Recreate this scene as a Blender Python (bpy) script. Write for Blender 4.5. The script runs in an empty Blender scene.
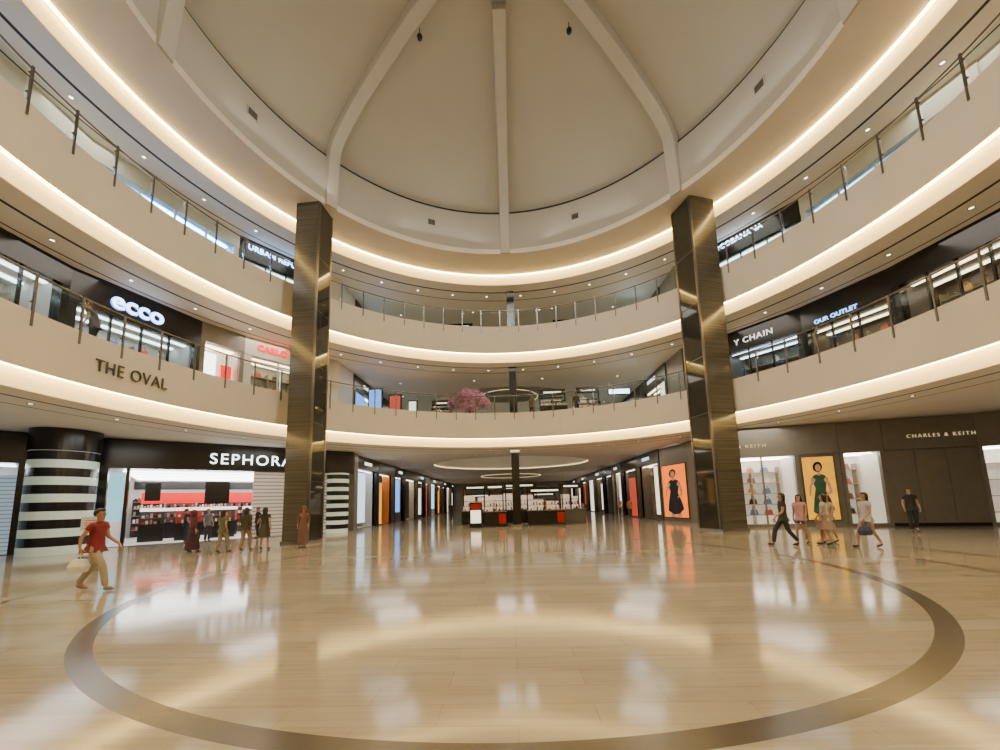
import bpy, bmesh, math, random
from mathutils import Vector, Matrix
random.seed(7)
S=bpy.context.scene; COL=S.collection
CX,CY=0.07,10.5
pi=math.pi
def A(d): return math.radians(d)
def P(ang,r): return (CX+r*math.cos(A(ang)), CY+r*math.sin(A(ang)))
# ---------------------------------------------------------------- materials
M={}
def mat(name,col,rough=0.5,metal=0.0,emit=None,es=0.0,noise=0.06,nscale=3.0,bump=0.0):
    if name in M: return M[name]
    m=bpy.data.materials.new(name); m.use_nodes=True; nt=m.node_tree; b=nt.nodes['Principled BSDF']
    b.inputs['Roughness'].default_value=rough; b.inputs['Metallic'].default_value=metal
    b.inputs['Base Color'].default_value=(*col,1)
    if noise:
        tc=nt.nodes.new('ShaderNodeTexCoord'); n=nt.nodes.new('ShaderNodeTexNoise'); n.inputs['Scale'].default_value=nscale
        r=nt.nodes.new('ShaderNodeValToRGB')
        r.color_ramp.elements[0].color=(*[c*(1-noise) for c in col],1); r.color_ramp.elements[1].color=(*[min(1,c*(1+noise)) for c in col],1)
        r.color_ramp.elements[0].position=.3; r.color_ramp.elements[1].position=.7
        nt.links.new(tc.outputs['Object'],n.inputs['Vector']); nt.links.new(n.outputs['Fac'],r.inputs['Fac']); nt.links.new(r.outputs['Color'],b.inputs['Base Color'])
    if emit:
        b.inputs['Emission Color'].default_value=(*emit,1); b.inputs['Emission Strength'].default_value=es
    M[name]=m; return m
def glass_mat(name,tint=(0.93,0.97,0.95),k=0.10):
    if name in M: return M[name]
    m=bpy.data.materials.new(name); m.use_nodes=True; nt=m.node_tree; nt.nodes.clear()
    o=nt.nodes.new('ShaderNodeOutputMaterial'); mx=nt.nodes.new('ShaderNodeMixShader'); t=nt.nodes.new('ShaderNodeBsdfTransparent'); g=nt.nodes.new('ShaderNodeBsdfGlossy')
    lw=nt.nodes.new('ShaderNodeLayerWeight'); lw.inputs['Blend'].default_value=k
    t.inputs['Color'].default_value=(*tint,1); g.inputs['Roughness'].default_value=0.02
    nt.links.new(lw.outputs['Fresnel'],mx.inputs[0]); nt.links.new(t.outputs[0],mx.inputs[1]); nt.links.new(g.outputs[0],mx.inputs[2]); nt.links.new(mx.outputs[0],o.inputs[0])
    M[name]=m; return m
def nd(nt,t,**k):
    n=nt.nodes.new(t)
    for a,b in k.items(): setattr(n,a,b)
    return n
def mathn(nt,op,a,b=None,c=None):
    n=nt.nodes.new('ShaderNodeMath'); n.operation=op
    for i,v in enumerate((a,b,c)):
        if v is None: continue
        if isinstance(v,(int,float)): n.inputs[i].default_value=v
        else: nt.links.new(v,n.inputs[i])
    return n.outputs[0]
def radial(nt,cx,cy):
    g=nd(nt,'ShaderNodeNewGeometry'); s=nd(nt,'ShaderNodeSeparateXYZ'); nt.links.new(g.outputs['Position'],s.inputs[0])
    dx=mathn(nt,'SUBTRACT',s.outputs[0],cx); dy=mathn(nt,'SUBTRACT',s.outputs[1],cy)
    r=mathn(nt,'SQRT',mathn(nt,'ADD',mathn(nt,'MULTIPLY',dx,dx),mathn(nt,'MULTIPLY',dy,dy)))
    return r,g
def band(nt,r,lo,hi):
    return mathn(nt,'MULTIPLY',mathn(nt,'GREATER_THAN',r,lo),mathn(nt,'LESS_THAN',r,hi))
def mixc(nt,fac,a,b):
    n=nt.nodes.new('ShaderNodeMix'); n.data_type='RGBA'
    if isinstance(fac,(int,float)): n.inputs[0].default_value=fac
    else: nt.links.new(fac,n.inputs[0])
    for i,v in ((6,a),(7,b)):
        if isinstance(v,tuple): n.inputs[i].default_value=(*v,1)
        else: nt.links.new(v,n.inputs[i])
    return n.outputs[2]
def floor_mat():
    m=bpy.data.materials.new('polished_marble'); m.use_nodes=True; nt=m.node_tree; b=nt.nodes['Principled BSDF']
    r,g=radial(nt,-0.17,10.0)
    br=nd(nt,'ShaderNodeTexBrick'); nt.links.new(g.outputs['Position'],br.inputs['Vector'])
    br.inputs['Color1'].default_value=(0.35,0.31,0.24,1); br.inputs['Color2'].default_value=(0.285,0.25,0.192,1); br.inputs['Mortar'].default_value=(0.235,0.205,0.155,1)
    br.inputs['Scale'].default_value=1.0; br.inputs['Brick Width'].default_value=1.2; br.inputs['Row Height'].default_value=0.3; br.inputs['Mortar Size'].default_value=0.005; br.inputs['Bias'].default_value=-.1
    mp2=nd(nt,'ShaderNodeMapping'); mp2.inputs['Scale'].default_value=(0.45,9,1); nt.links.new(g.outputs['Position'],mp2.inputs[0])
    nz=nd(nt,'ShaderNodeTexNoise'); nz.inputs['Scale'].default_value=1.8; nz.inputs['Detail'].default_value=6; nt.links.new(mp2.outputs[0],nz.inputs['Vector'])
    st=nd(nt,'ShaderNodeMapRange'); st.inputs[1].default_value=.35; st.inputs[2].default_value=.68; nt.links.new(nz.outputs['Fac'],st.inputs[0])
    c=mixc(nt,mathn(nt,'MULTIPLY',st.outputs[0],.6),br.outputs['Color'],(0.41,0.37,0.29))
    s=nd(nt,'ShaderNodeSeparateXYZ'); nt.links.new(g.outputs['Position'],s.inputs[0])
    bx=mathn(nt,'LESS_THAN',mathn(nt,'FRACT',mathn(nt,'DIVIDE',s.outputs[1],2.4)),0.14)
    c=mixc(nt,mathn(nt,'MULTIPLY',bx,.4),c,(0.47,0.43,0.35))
    ring=band(nt,r,7.20,7.42)
    c=mixc(nt,mathn(nt,'MULTIPLY',ring,.92),c,(0.055,0.047,0.037))
    c=mixc(nt,mathn(nt,'MULTIPLY',band(nt,r,9.6,9.8),.75),c,(0.12,0.105,0.085))
    c=mixc(nt,mathn(nt,'MULTIPLY',band(nt,r,11.4,11.7),.75),c,(0.12,0.105,0.085))
    nt.links.new(c,b.inputs['Base Color'])
    n2=nd(nt,'ShaderNodeTexNoise'); n2.inputs['Scale'].default_value=1.2; nt.links.new(g.outputs['Position'],n2.inputs['Vector'])
    ro=mathn(nt,'ADD',mathn(nt,'ADD',mathn(nt,'MULTIPLY',n2.outputs['Fac'],.08),.065),mathn(nt,'MULTIPLY',ring,.10)); nt.links.new(ro,b.inputs['Roughness'])
    b.inputs['IOR'].default_value=1.52
    bp=nd(nt,'ShaderNodeBump'); bp.inputs['Strength'].default_value=.02; nt.links.new(nz.outputs['Fac'],bp.inputs['Height']); nt.links.new(bp.outputs[0],b.inputs['Normal'])
    return m
def ceil_mat():
    m=bpy.data.materials.new('ceiling_plaster_slots'); m.use_nodes=True; nt=m.node_tree; b=nt.nodes['Principled BSDF']
    r,g=radial(nt,CX,CY)
    c=mixc(nt,band(nt,r,14.35,14.47),(0.80,0.74,0.62),(0.03,0.025,0.02))
    c=mixc(nt,band(nt,r,15.45,15.52),c,(0.03,0.025,0.02))
    nt.links.new(c,b.inputs['Base Color']); b.inputs['Roughness'].default_value=.6
    return m
def stone_mat():
    m=bpy.data.materials.new('banded_dark_stone'); m.use_nodes=True; nt=m.node_tree; b=nt.nodes['Principled BSDF']
    tc=nd(nt,'ShaderNodeTexCoord'); mp=nd(nt,'ShaderNodeMapping'); mp.inputs['Scale'].default_value=(.12,.12,10); nt.links.new(tc.outputs['Object'],mp.inputs[0])
    n=nd(nt,'ShaderNodeTexNoise'); n.inputs['Scale'].default_value=1.6; n.inputs['Detail'].default_value=4; nt.links.new(mp.outputs[0],n.inputs['Vector'])
    r=nd(nt,'ShaderNodeValToRGB'); r.color_ramp.elements[0].position=.3; r.color_ramp.elements[1].position=.72
    r.color_ramp.elements[0].color=(0.052,0.048,0.038,1); r.color_ramp.elements[1].color=(0.135,0.124,0.10,1)
    nt.links.new(n.outputs['Fac'],r.inputs[0])
    s=nd(nt,'ShaderNodeSeparateXYZ'); nt.links.new(tc.outputs['Object'],s.inputs[0])
    jt=mathn(nt,'LESS_THAN',mathn(nt,'FRACT',mathn(nt,'DIVIDE',s.outputs[2],2.7)),.008)
    nt.links.new(mixc(nt,jt,r.outputs[0],(0.02,0.018,0.015)),b.inputs['Base Color']); b.inputs['Roughness'].default_value=.17
    return m
def stripe_mat(name,c1,c2,period,frac,rough=.3,off=0,es=0):
    m=bpy.data.materials.new(name); m.use_nodes=True; nt=m.node_tree; b=nt.nodes['Principled BSDF']
    g=nd(nt,'ShaderNodeNewGeometry'); s=nd(nt,'ShaderNodeSeparateXYZ'); nt.links.new(g.outputs['Position'],s.inputs[0])
    f=mathn(nt,'LESS_THAN',mathn(nt,'FRACT',mathn(nt,'DIVIDE',mathn(nt,'ADD',s.outputs[2],off),period)),frac)
    c=mixc(nt,f,c1,c2); nt.links.new(c,b.inputs['Base Color']); b.inputs['Roughness'].default_value=rough
    if es: nt.links.new(c,b.inputs['Emission Color']); b.inputs['Emission Strength'].default_value=es  # optional self-glow: light on the stripes put into the material
    return m
FLOOR=floor_mat(); CEIL=ceil_mat(); STONE=stone_mat()
CREAM=mat('cream_plaster',(0.72,0.66,0.56),.55,noise=.03,nscale=.6)
SOFF=mat('soffit_plaster',(0.78,0.72,0.61),.6,noise=.02,nscale=.6)
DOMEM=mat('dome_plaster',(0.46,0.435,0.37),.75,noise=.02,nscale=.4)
RIBM=mat('rib_plaster',(0.52,0.49,0.42),.65,noise=.02)
DECK=mat('deck_stone',(0.42,0.38,0.30),.2,noise=.1)
DARK=mat('black_panel',(0.012,0.011,0.011),.25,noise=.2)
DGREY=mat('bronze_grey_panel',(0.10,0.09,0.07),.35,noise=.08)
FAC=mat('facade_taupe_grey',(0.20,0.18,0.145),.38,noise=.06)
TAUPE=mat('taupe_panel',(0.24,0.21,0.165),.4,noise=.06)
STEEL=mat('dark_steel',(0.16,0.145,0.13),.3,.8)
STEELB=mat('brushed_steel',(0.5,0.47,0.42),.25,1.0)
GLASS=glass_mat('clear_glass',(0.90,0.95,0.94),.14); GLASS2=glass_mat('shop_glass',(0.97,0.98,0.98),.06)
BGLASS=mat('dark_mirror_glass',(0.055,0.055,0.048),.05,.35)
WARM=mat('cove_light_warm',(1,.9,.7),.5,0,(1.0,.68,.24),26,noise=0)
LIPGLOW=mat('cove_lip_glow',(.9,.8,.6),.5,0,(1.0,.64,.20),1.6,noise=0)  # cove light's glow on the ceiling lip, put in as emission
VOIDL=mat('void_strip',(1,.9,.7),.5,0,(1,.78,.42),2,noise=0)
WHITE_E=mat('lightbox_white',(1,1,1),.5,0,(1,.97,.92),6,noise=0)
WARM_E=mat('downlight_lens',(1,1,1),.5,0,(1,.85,.62),7,noise=0)
SIGN_W=mat('sign_white',(1,1,1),.5,0,(.80,.91,1),4.5,noise=0)
GOLD=mat('sign_gold',(.75,.60,.35),.3,.5,(1,.8,.45),.7,noise=0)
WALLW=mat('shop_white_wall',(0.72,0.68,0.62),.6,noise=.02)
GAP=mat('shadow_gap',(0.03,0.027,0.022),.8,noise=0)
# ---------------------------------------------------------------- builders
def link(o): COL.objects.link(o); return o
def top(o,label,cat,group=None,kind=None):
    o['label']=label; o['category']=cat
    if group: o['group']=group
    if kind: o['kind']=kind
    return o
def struct(o): o['kind']='structure'; return o
def mk(name,verts,faces,mats,parent=None,mi=None,smooth=False,loc=None):
    me=bpy.data.meshes.new(name); me.from_pydata([tuple(v) for v in verts],[],faces)
    for m in (mats if isinstance(mats,(list,tuple)) else [mats]): me.materials.append(m)
    if mi: 
        for i,p in enumerate(me.polygons): p.material_index=mi[i]
    if smooth:
        for p in me.polygons: p.use_smooth=True
    me.update(); o=bpy.data.objects.new(name,me)
    if parent: o.parent=parent
    if loc: o.location=loc
    return link(o)
def empty(name,loc=(0,0,0),rz=0):
    o=bpy.data.objects.new(name,None); o.location=loc; o.rotation_euler=(0,0,rz); o.empty_display_size=.2; return link(o)
BF=[(0,3,2,1),(4,5,6,7),(0,1,5,4),(1,2,6,5),(2,3,7,6),(3,0,4,7)]
def bv(x0,x1,y0,y1,z0,z1): return [(x0,y0,z0),(x1,y0,z0),(x1,y1,z0),(x0,y1,z0),(x0,y0,z1),(x1,y0,z1),(x1,y1,z1),(x0,y1,z1)]
def box(name,b,m,parent=None): return mk(name,bv(*b),BF,m,parent)
def each(name,bs,m,parent=None):
    for b in bs: box(name,b,m,parent)
def boxes(name,bs,m,parent=None,mi=None):
    V=[];F=[];I=[]
    for k,b in enumerate(bs):
        n=len(V); V+=bv(*b); F+=[tuple(i+n for i in f) for f in BF]; I+=[mi[k] if mi else 0]*6
    return mk(name,V,F,m,parent,I if mi else None)
def lathe(name,prof,a0,a1,n,m,closed_prof=True,c=(CX,CY),parent=None,smooth=False,sy=1.0):
    full=abs(a1-a0)>=360; V=[];F=[]; k=len(prof); cnt=n if full else n+1
    for i in range(cnt):
        a=A(a0+(a1-a0)*i/n)
        for r,z in prof: V.append((c[0]+r*math.cos(a),c[1]+r*math.sin(a)*sy,z))
    pk=k if closed_prof else k-1
    for i in range(n):
        j=(i+1)%cnt if full else i+1
        for q in range(pk):
            q2=(q+1)%k
            F.append((i*k+q,j*k+q,j*k+q2,i*k+q2))
    if not full and closed_prof and k>2:
        F.append(tuple(range(k))[::-1]); F.append(tuple((cnt-1)*k+q for q in range(k)))
    return mk(name,V,F,m,parent,smooth=smooth)
def holeplate(name,x0,x1,y0,y1,cx,cy,rx,ry,z0,z1,m,n=96):
    V=[];F=[]
    angs=sorted(set([2*pi*i/n for i in range(n)]+[math.atan2(yy-cy,xx-cx)%(2*pi) for xx in (x0,x1) for yy in (y0,y1)]))
    for a in angs:
        c,s=math.cos(a),math.sin(a)
        t=min([((x1 if c>0 else x0)-cx)/c if abs(c)>1e-9 else 1e9, ((y1 if s>0 else y0)-cy)/s if abs(s)>1e-9 else 1e9])
        e=1/math.sqrt((c/rx)**2+(s/ry)**2)
        for z in (z0,z1): V+= [(cx+e*c,cy+e*s,z),(cx+t*c,cy+t*s,z)]
    k=len(angs)
    for i in range(k):
        j=(i+1)%k; a,b=i*4,j*4
        F+= [(a,a+1,b+1,b),(a+2,b+2,b+3,a+3),(a,b,b+2,a+2),(a+1,a+3,b+3,b+1)]
    return mk(name,V,F,m)
def text(parent,body,size,m,loc,ext=.03,name='lettering',rz=0,off=0.0,align='CENTER',sx=1,sp=1.0):
    cu=bpy.data.curves.new(name,'FONT'); cu.body=body; cu.size=size; cu.extrude=ext; cu.align_x=align; cu.align_y='CENTER'; cu.offset=off; cu.space_character=sp
    t=bpy.data.objects.new(name,cu); COL.objects.link(t); bpy.context.view_layer.update()
    me=bpy.data.meshes.new_from_object(t.evaluated_get(bpy.context.evaluated_depsgraph_get()))
    bpy.data.objects.remove(t); me.materials.clear(); me.materials.append(m)
    o=bpy.data.objects.new(name,me); o.parent=parent; o.location=loc; o.rotation_euler=(pi/2,0,rz); o.scale=(sx,1,1)
    return link(o)
LK=.60
def area(name,loc,size,power,col=(1,.91,.79),rot=(0,0,0),sy=None):
    l=bpy.data.lights.new(name,'AREA'); l.energy=power*LK; l.size=size; l.color=col
    if sy: l.shape='RECTANGLE'; l.size_y=sy
    o=bpy.data.objects.new(name,l); o.location=loc; o.rotation_euler=rot; top(o,'soft area light with no modelled fitting','ceiling light'); return link(o)
# ---------------------------------------------------------------- camera
f_=385.04;th=.1279;ro=.0265;py=452.15;ya=-.0270
def rv(a,b,f):
    X=a;Y=f*math.cos(th)-b*math.sin(th);Z=f*math.sin(th)+b*math.cos(th)
    return Vector((X*math.cos(ya)+Y*math.sin(ya),-X*math.sin(ya)+Y*math.cos(ya),Z))
right=rv(math.cos(ro),-math.sin(ro),0); up=rv(math.sin(ro),math.cos(ro),0); fw=rv(0,0,1)
cd=bpy.data.cameras.new('camera'); cam=bpy.data.objects.new('camera',cd); link(cam)
mt=Matrix((right,up,-fw)).transposed().to_4x4(); mt.translation=(0,0,1.6); cam.matrix_world=mt
cd.sensor_width=36; cd.lens=36*f_/1000; cd.shift_y=(py-375)/1000; cd.clip_end=300; cd.clip_start=.05
S.camera=cam
# ---------------------------------------------------------------- shell
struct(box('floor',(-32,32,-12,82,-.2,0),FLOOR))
ZC=[5.0,10.5,15.86]
FT=[2.08,2.25]
for L in (0,1):
    z=ZC[L]
    struct(lathe('trim_%d'%(L+1),[(13.0,z+.5),(13.0,z+FT[L]),(13.2,z+FT[L]),(13.2,z+.62),(13.1,z+.5)],0,360,180,CREAM))
    struct(lathe('ceiling.%03d'%L,[(13.5,z),(17,z),(17,z+.12),(13.55,z+.12),(13.42,z+.56),(13.36,z+.56)],0,360,160,CEIL))
    for a0,a1 in ((-75,50),(130,255)): struct(lathe('ceiling.%03d'%(10+L),[(16.9,z+.005),(27,z+.005),(27,z+.2),(16.9,z+.2)],a0,a1,60,SOFF))
    struct(lathe('floor.%03d'%(L+1),[(13.15,z+1.75),(17,z+1.75),(17,z+1.9),(13.15,z+1.9)],0,360,160,DECK))
struct(lathe('trim_3',[(11.0,16.4),(13.1,16.4),(13.2,16.7),(11.0,16.7)],0,360,180,CREAM))
struct(lathe('ceiling.020',[(13.5,15.86),(17,15.86),(17,16),(13.55,16),(13.42,16.45),(13.36,16.45)],0,360,160,CEIL))
struct(lathe('ceiling.022',[(16.9,15.87),(19,15.87),(19,16.05),(16.9,16.05)],-75,50,60,SOFF))
struct(lathe('ceiling.023',[(16.9,15.87),(19,15.87),(19,16.05),(16.9,16.05)],130,255,60,SOFF))
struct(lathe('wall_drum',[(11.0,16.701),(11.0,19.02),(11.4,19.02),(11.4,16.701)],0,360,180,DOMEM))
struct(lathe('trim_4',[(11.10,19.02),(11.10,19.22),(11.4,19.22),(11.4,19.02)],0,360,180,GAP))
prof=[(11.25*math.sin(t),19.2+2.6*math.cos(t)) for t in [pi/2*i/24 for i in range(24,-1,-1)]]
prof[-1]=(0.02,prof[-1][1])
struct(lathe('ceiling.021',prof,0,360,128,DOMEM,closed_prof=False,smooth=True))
for i,zz in enumerate(ZC):
    e=empty('cove_light',(CX,CY,zz)); top(e,'continuous warm glowing cove light ring under a balcony edge','light',group='balcony cove lights')
    lathe('light_strip',[(13.14,.50),(13.27,.50),(13.27,.53),(13.14,.53)],0,360,180,WARM,c=(0,0),parent=e)
    lathe('lip_glow',[(13.335,.50),(13.345,.51),(13.49,.03),(13.48,.02)],0,360,180,LIPGLOW,c=(0,0),parent=e)  # thin skin over the lip, glowing in place of cast cove light
def rib(ang):
    V=[];F=[]
    d=Vector((math.cos(A(ang)),math.sin(A(ang)),0)); s=Vector((-d.y,d.x,0))
    ctr=[]
    for i in range(9):
        t=i/8; ctr.append((10.99,16.41+2.6*t, 10.90-.30*t*t, 16.41+2.4*t))
    for i in range(1,30):
        t=pi/2*(1-i/30*.875); r=11.15*math.sin(t); z=19.2+2.6*math.cos(t)
        nx=math.sin(t)*2.6; nz=math.cos(t)*11.; l=math.hypot(nx,nz)
        ctr.append((r,z,r-.42*nx/l,z-.40*nz/l))
    inn=[(c[2],c[3]) for c in ctr]
    for _ in range(14):
        inn=[inn[0]]+[((inn[i-1][0]+2*inn[i][0]+inn[i+1][0])/4,(inn[i-1][1]+2*inn[i][1]+inn[i+1][1])/4) for i in range(1,len(inn)-1)]+[inn[-1]]
    w=.27
    for (r,z,_,_2),(qr,qz) in zip(ctr,inn):
        mr,mz=r+(qr-r)*.93,z+(qz-z)*.93
        for rr,zz,sg in ((r,z,-w-.03),(r,z,w+.03),(mr,mz,w),(qr,qz,w*.9),(qr,qz,-w*.9),(mr,mz,-w)):
            v=d*rr+s*sg; V.append((CX+v.x,CY+v.y,zz))
    k=len(ctr)
    for i in range(k-1):
        for q in range(6): F.append((i*6+q,i*6+(q+1)%6,(i+1)*6+(q+1)%6,(i+1)*6+q))
    F.append((5,4,3,2,1,0)); n=(k-1)*6; F.append(tuple(n+i for i in range(6)))
    o=mk('dome_rib',V,F,RIBM); top(o,'broad curved cream plaster rib on the dome','rib',group='dome ribs')
for a in (0,39.5,90,142,180,225,270,315): rib(a)
struct(lathe('trim_5',[(0.9,21.1),(2.1,21.1),(2.1,21.9),(0.9,21.9)],0,360,48,RIBM))
def vent(ang,z):
    x,y=P(ang,10.98); e=empty('air_vent',(x,y,z),A(ang)+pi/2+pi); top(e,'small square louvred air vent on the drum wall','vent',group='drum air vents')
    boxes('vent_frame',[(-.24,.24,-.03,0.02,.18,.22),(-.24,.24,-.03,0.02,-.22,-.18),(-.24,-.2,-.03,.02,-.18,.18),(.2,.24,-.03,.02,-.18,.18)],DOMEM,e)
    boxes('louvre',[(-.2,.2,-.02,.015,-.17+.07*i,-.13+.07*i) for i in range(5)],mat('vent_grey',(.10,.085,.07),.5),e)
for a in (162,113,68,18): vent(a,18.0)
for x,y in ((-3.3,13.8),(3.0,13.9)):
    r=math.hypot(x-CX,y-CY); zt=19.2+2.6*math.sqrt(1-(r/11.25)**2)
    e=empty('ceiling_speaker',(x,y,zt)); top(e,'small black speaker hanging from the dome','speaker',group='dome speakers')
    lathe('rod',[(.001,0),(.02,0),(.02,-.3),(.001,-.3)],0,360,8,DARK,c=(0,0),parent=e)
    lathe('speaker_body',[(.001,-.28),(.08,-.3),(.12,-.4),(.09,-.52),(.001,-.54)],0,360,14,DARK,c=(0,0),parent=e)
# ---------------------------------------------------------------- corridor shell
XW=10.5; VC=(0,35.2); VX,VY=7.0,6.0
for L in (0,1,2):
    z=ZC[L]
    if L<2:
        struct(holeplate('ceiling.%03d'%(30+L*5),-XW,XW,24.9,43,VC[0],VC[1],VX,VY,z+.01,z+1.85,SOFF))
        struct(holeplate('floor.%03d'%(30+L*5),-XW,XW,24.9,43,VC[0],VC[1],VX,VY,z+1.85,z+1.895,DECK))
        struct(box('ceiling.%03d'%(31+L*5),(-XW,XW,43.01,70,z+.01,z+1.85),SOFF)); struct(box('floor.%03d'%(31+L*5),(-XW,XW,43.01,70,z+1.85,z+1.895),DECK))
        o=lathe('strip_light',[(6.93,z+.06),(6.99,z+.06),(6.99,z+.12),(6.93,z+.12)],0,360,96,VOIDL,c=VC,sy=VY/VX); top(o,'oval warm strip light along the edge of a ceiling void','light',group='void strip lights')
    else:
        struct(box('ceiling.%03d'%(30+L*5),(-XW,XW,24.9,70,z+.01,z+.4),SOFF))
    o=lathe('strip_light',[(3.95,z-.01),(4.02,z-.01),(4.02,z+.009),(3.95,z+.009)],0,360,72,VOIDL,c=(0,52)); top(o,'round warm strip light fixed to the corridor ceiling','light',group='void strip lights')
for L in (0,1,2):
    z=ZC[L]
    V=[];F=[];n=40
    for i in range(n+1):
        a=A(48.5+(131.5-48.5)*i/n); x,y=CX+16.95*math.cos(a),CY+16.95*math.sin(a)
        yb=24.95
        V+= [(x,y,z+.012),(x,max(yb,y+.01) if y<yb else y+.01,z+.012),(x,y,z+1.845),(x,max(yb,y+.01) if y<yb else y+.01,z+1.845)]
    for i in range(n):
        a,b=i*4,i*4+4; F+=[(a,b,b+1,a+1),(a+2,a+3,b+3,b+2)]
    struct(mk('ceiling.%03d'%(50+L),V,F,SOFF))
struct(box('wall_back',(-XW,XW,69.8,70,0,16.2),TAUPE))
struct(lathe('wall_rear',[(17.5,0),(17.5,16),(17.7,16),(17.7,0)],222,318,60,TAUPE))
for s,n in ((-1,'wall_left'),(1,'wall_right')):
    struct(box(n,(s*27.2-.1,s*27.2+.1,-12,30,0,5.2),TAUPE))
    for k,(za,zb) in enumerate(((6.9,10.5),(12.4,15.86))):
        struct(box(n+'.01%d'%k,(min(s*10.5,s*10.8),max(s*10.5,s*10.8),22.6,25.0,za,zb),CREAM if s<0 else TAUPE))
# ---------------------------------------------------------------- balustrades
def balustrade(z,a0,a1,step,label):
    e=empty('balustrade',(CX,CY,z)); top(e,label,'railing',group='balcony balustrades')
    n=int((a1-a0)/step)
    def tube(name,r,zz,rad,m):
        pr=[(r+rad*math.cos(t),zz+rad*math.sin(t)) for t in [2*pi*i/8 for i in range(8)]]
        return lathe(name,pr,a0,a1,160,m,c=(0,0),parent=e,smooth=True)
    tube('handrail',13.1,1.1,.030,STEEL)
    tube('bottom_rail',13.06,-.0,.02,STEEL)
    pm=gm=None
    for i in range(n+1):
        a=A(a0+i*step)
        if pm is None:
            o=boxes('post',[(-.08,-.03,-.026,.026,-.42,1.08),(-.03,.0,-.03,.03,-.42,-.3),(-.05,.02,-.04,.04,.25,.29),(-.05,.02,-.04,.04,.85,.89)],STEEL,e); pm=o.data
        else: o=bpy.data.objects.new('post',pm); o.parent=e; link(o)
        o.location=(13.05*math.cos(a),13.05*math.sin(a),0); o.rotation_euler=(0,0,a)
        if i<n:
            am=a+A(step/2); hw=13.08*math.sin(A(step/2))-.03
            if gm is None: o=box('glass_panel',(-.008,.008,-hw,hw,.06,.98),GLASS,e); gm=o.data
            else: o=bpy.data.objects.new('glass_panel',gm); o.parent=e; link(o)
            o.location=(13.08*math.cos(am),13.08*math.sin(am),0); o.rotation_euler=(0,0,am)
balustrade(7.08,-33,213,5.3,'curved glass balustrade with dark steel posts on the lower balcony')
balustrade(12.75,-35,215,5.3,'curved glass balustrade with dark steel posts on the upper balcony')
for z in (6.9,12.4):
    e=empty('balustrade',(VC[0],VC[1],z)); top(e,'oval glass balustrade around the corridor void','railing',group='void balustrades')
    k=VY/VX
    lathe('handrail',[(7.08,1.04),(7.14,1.04),(7.14,1.1),(7.08,1.1)],0,360,96,STEEL,c=(0,0),parent=e,sy=k)
    lathe('glass_panel',[(7.1,.06),(7.12,.06),(7.12,1.03),(7.1,1.03)],0,360,96,GLASS,c=(0,0),parent=e,sy=k)
# ---------------------------------------------------------------- main columns
def big_column(x,y,rz,w,d,sd,label):
    e=empty('column',(x,y,0),rz); top(e,label,'column',group='atrium columns')
    h=16.38; x0,x1=(0,w) if sd<0 else (-w,0)
    box('stone_pier',(x0,x1,0,d,0,h),STONE,e)
    gx=(-.06,-.001) if sd<0 else (.001,.06)
    box('glass_panel',(gx[0],gx[1],.12,d-.12,0.2,h-.01),BGLASS,e)
    each('steel_trim',[(gx[0]-.015,gx[1]+.015,0,.1,0.13,h-.02),(gx[0]-.015,gx[1]+.015,d-.1,d,.13,h-.02)],STEEL,e)
    each('glass_joint',[(gx[0]-.01,gx[1]+.0,.12,d-.12,zz,zz+.04) for zz in (2.7,5.4,8.1,10.8,13.5)],DGREY,e)
    box('base_plinth',(x0-.05,x1+.05,-.05,d+.02,0,.12),STEELB,e)
big_column(9.25,17.55,A(15),1.35,1.35,-1,'tall banded grey-brown stone column with mirror glass side')
big_column(-8.98,16.8,A(-4),1.12,1.2,1,'tall banded grey-brown stone column with narrow mirror glass side')
e=empty('slim_column',(.3,25,0)); top(e,'slim square black column between the balconies','column')
box('column_shaft',(-.25,.25,-.25,.25,0,15.86),DARK,e); box('column_collar',(-.3,.3,-.3,.3,4.7,4.99),STEELB,e); box('column_base',(-.3,.3,-.3,.3,0,.15),STEELB,e)
# ---------------------------------------------------------------- shops
HB={}
def handbag(col,loc,rz=0,s=1.0,group='handbags on shop shelves'):
    key=col
    if key not in HB:
        m=mat('leather_%d'%len(HB),col,.4)
        V=[(-.16,-.06,0),(.16,-.06,0),(.16,.06,0),(-.16,.06,0),(-.12,-.03,.22),(.12,-.03,.22),(.12,.03,.22),(-.12,.03,.22)]
        b=bpy.data.meshes.new('bag_body'); b.from_pydata(V,[],BF); b.materials.append(m)
        hv=[];hf=[]
        for i in range(9):
            t=pi*i/8; cx,cz=-.08*math.cos(t),.21+.12*math.sin(t)
            for dx,dy in ((0,-.01),(0,.01)): hv+= [(cx*1.0,dy,cz),(cx*.8,dy,.21+(cz-.21)*.82)]
        for i in range(8):
            a=i*4; hf+=[(a,a+4,a+5,a+1),(a+2,a+3,a+7,a+6),(a,a+2,a+6,a+4),(a+1,a+5,a+7,a+3)]
        h=bpy.data.meshes.new('bag_handle'); h.from_pydata(hv,[],hf); h.materials.append(m)
        HB[key]=(b,h)
    b,h=HB[key]
    e=empty('handbag',loc,rz); e.scale=(s,s,s); top(e,'small structured handbag standing on a shop shelf','handbag',group=group)
    for n,me in (('bag_body',b),('bag_handle',h)):
        o=bpy.data.objects.new(n,me); o.parent=e; link(o)
BAGC=[(.6,.08,.06),(.03,.03,.03),(.75,.65,.5),(.25,.12,.06),(.1,.2,.45),(.8,.75,.7),(.7,.35,.1)]
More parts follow.
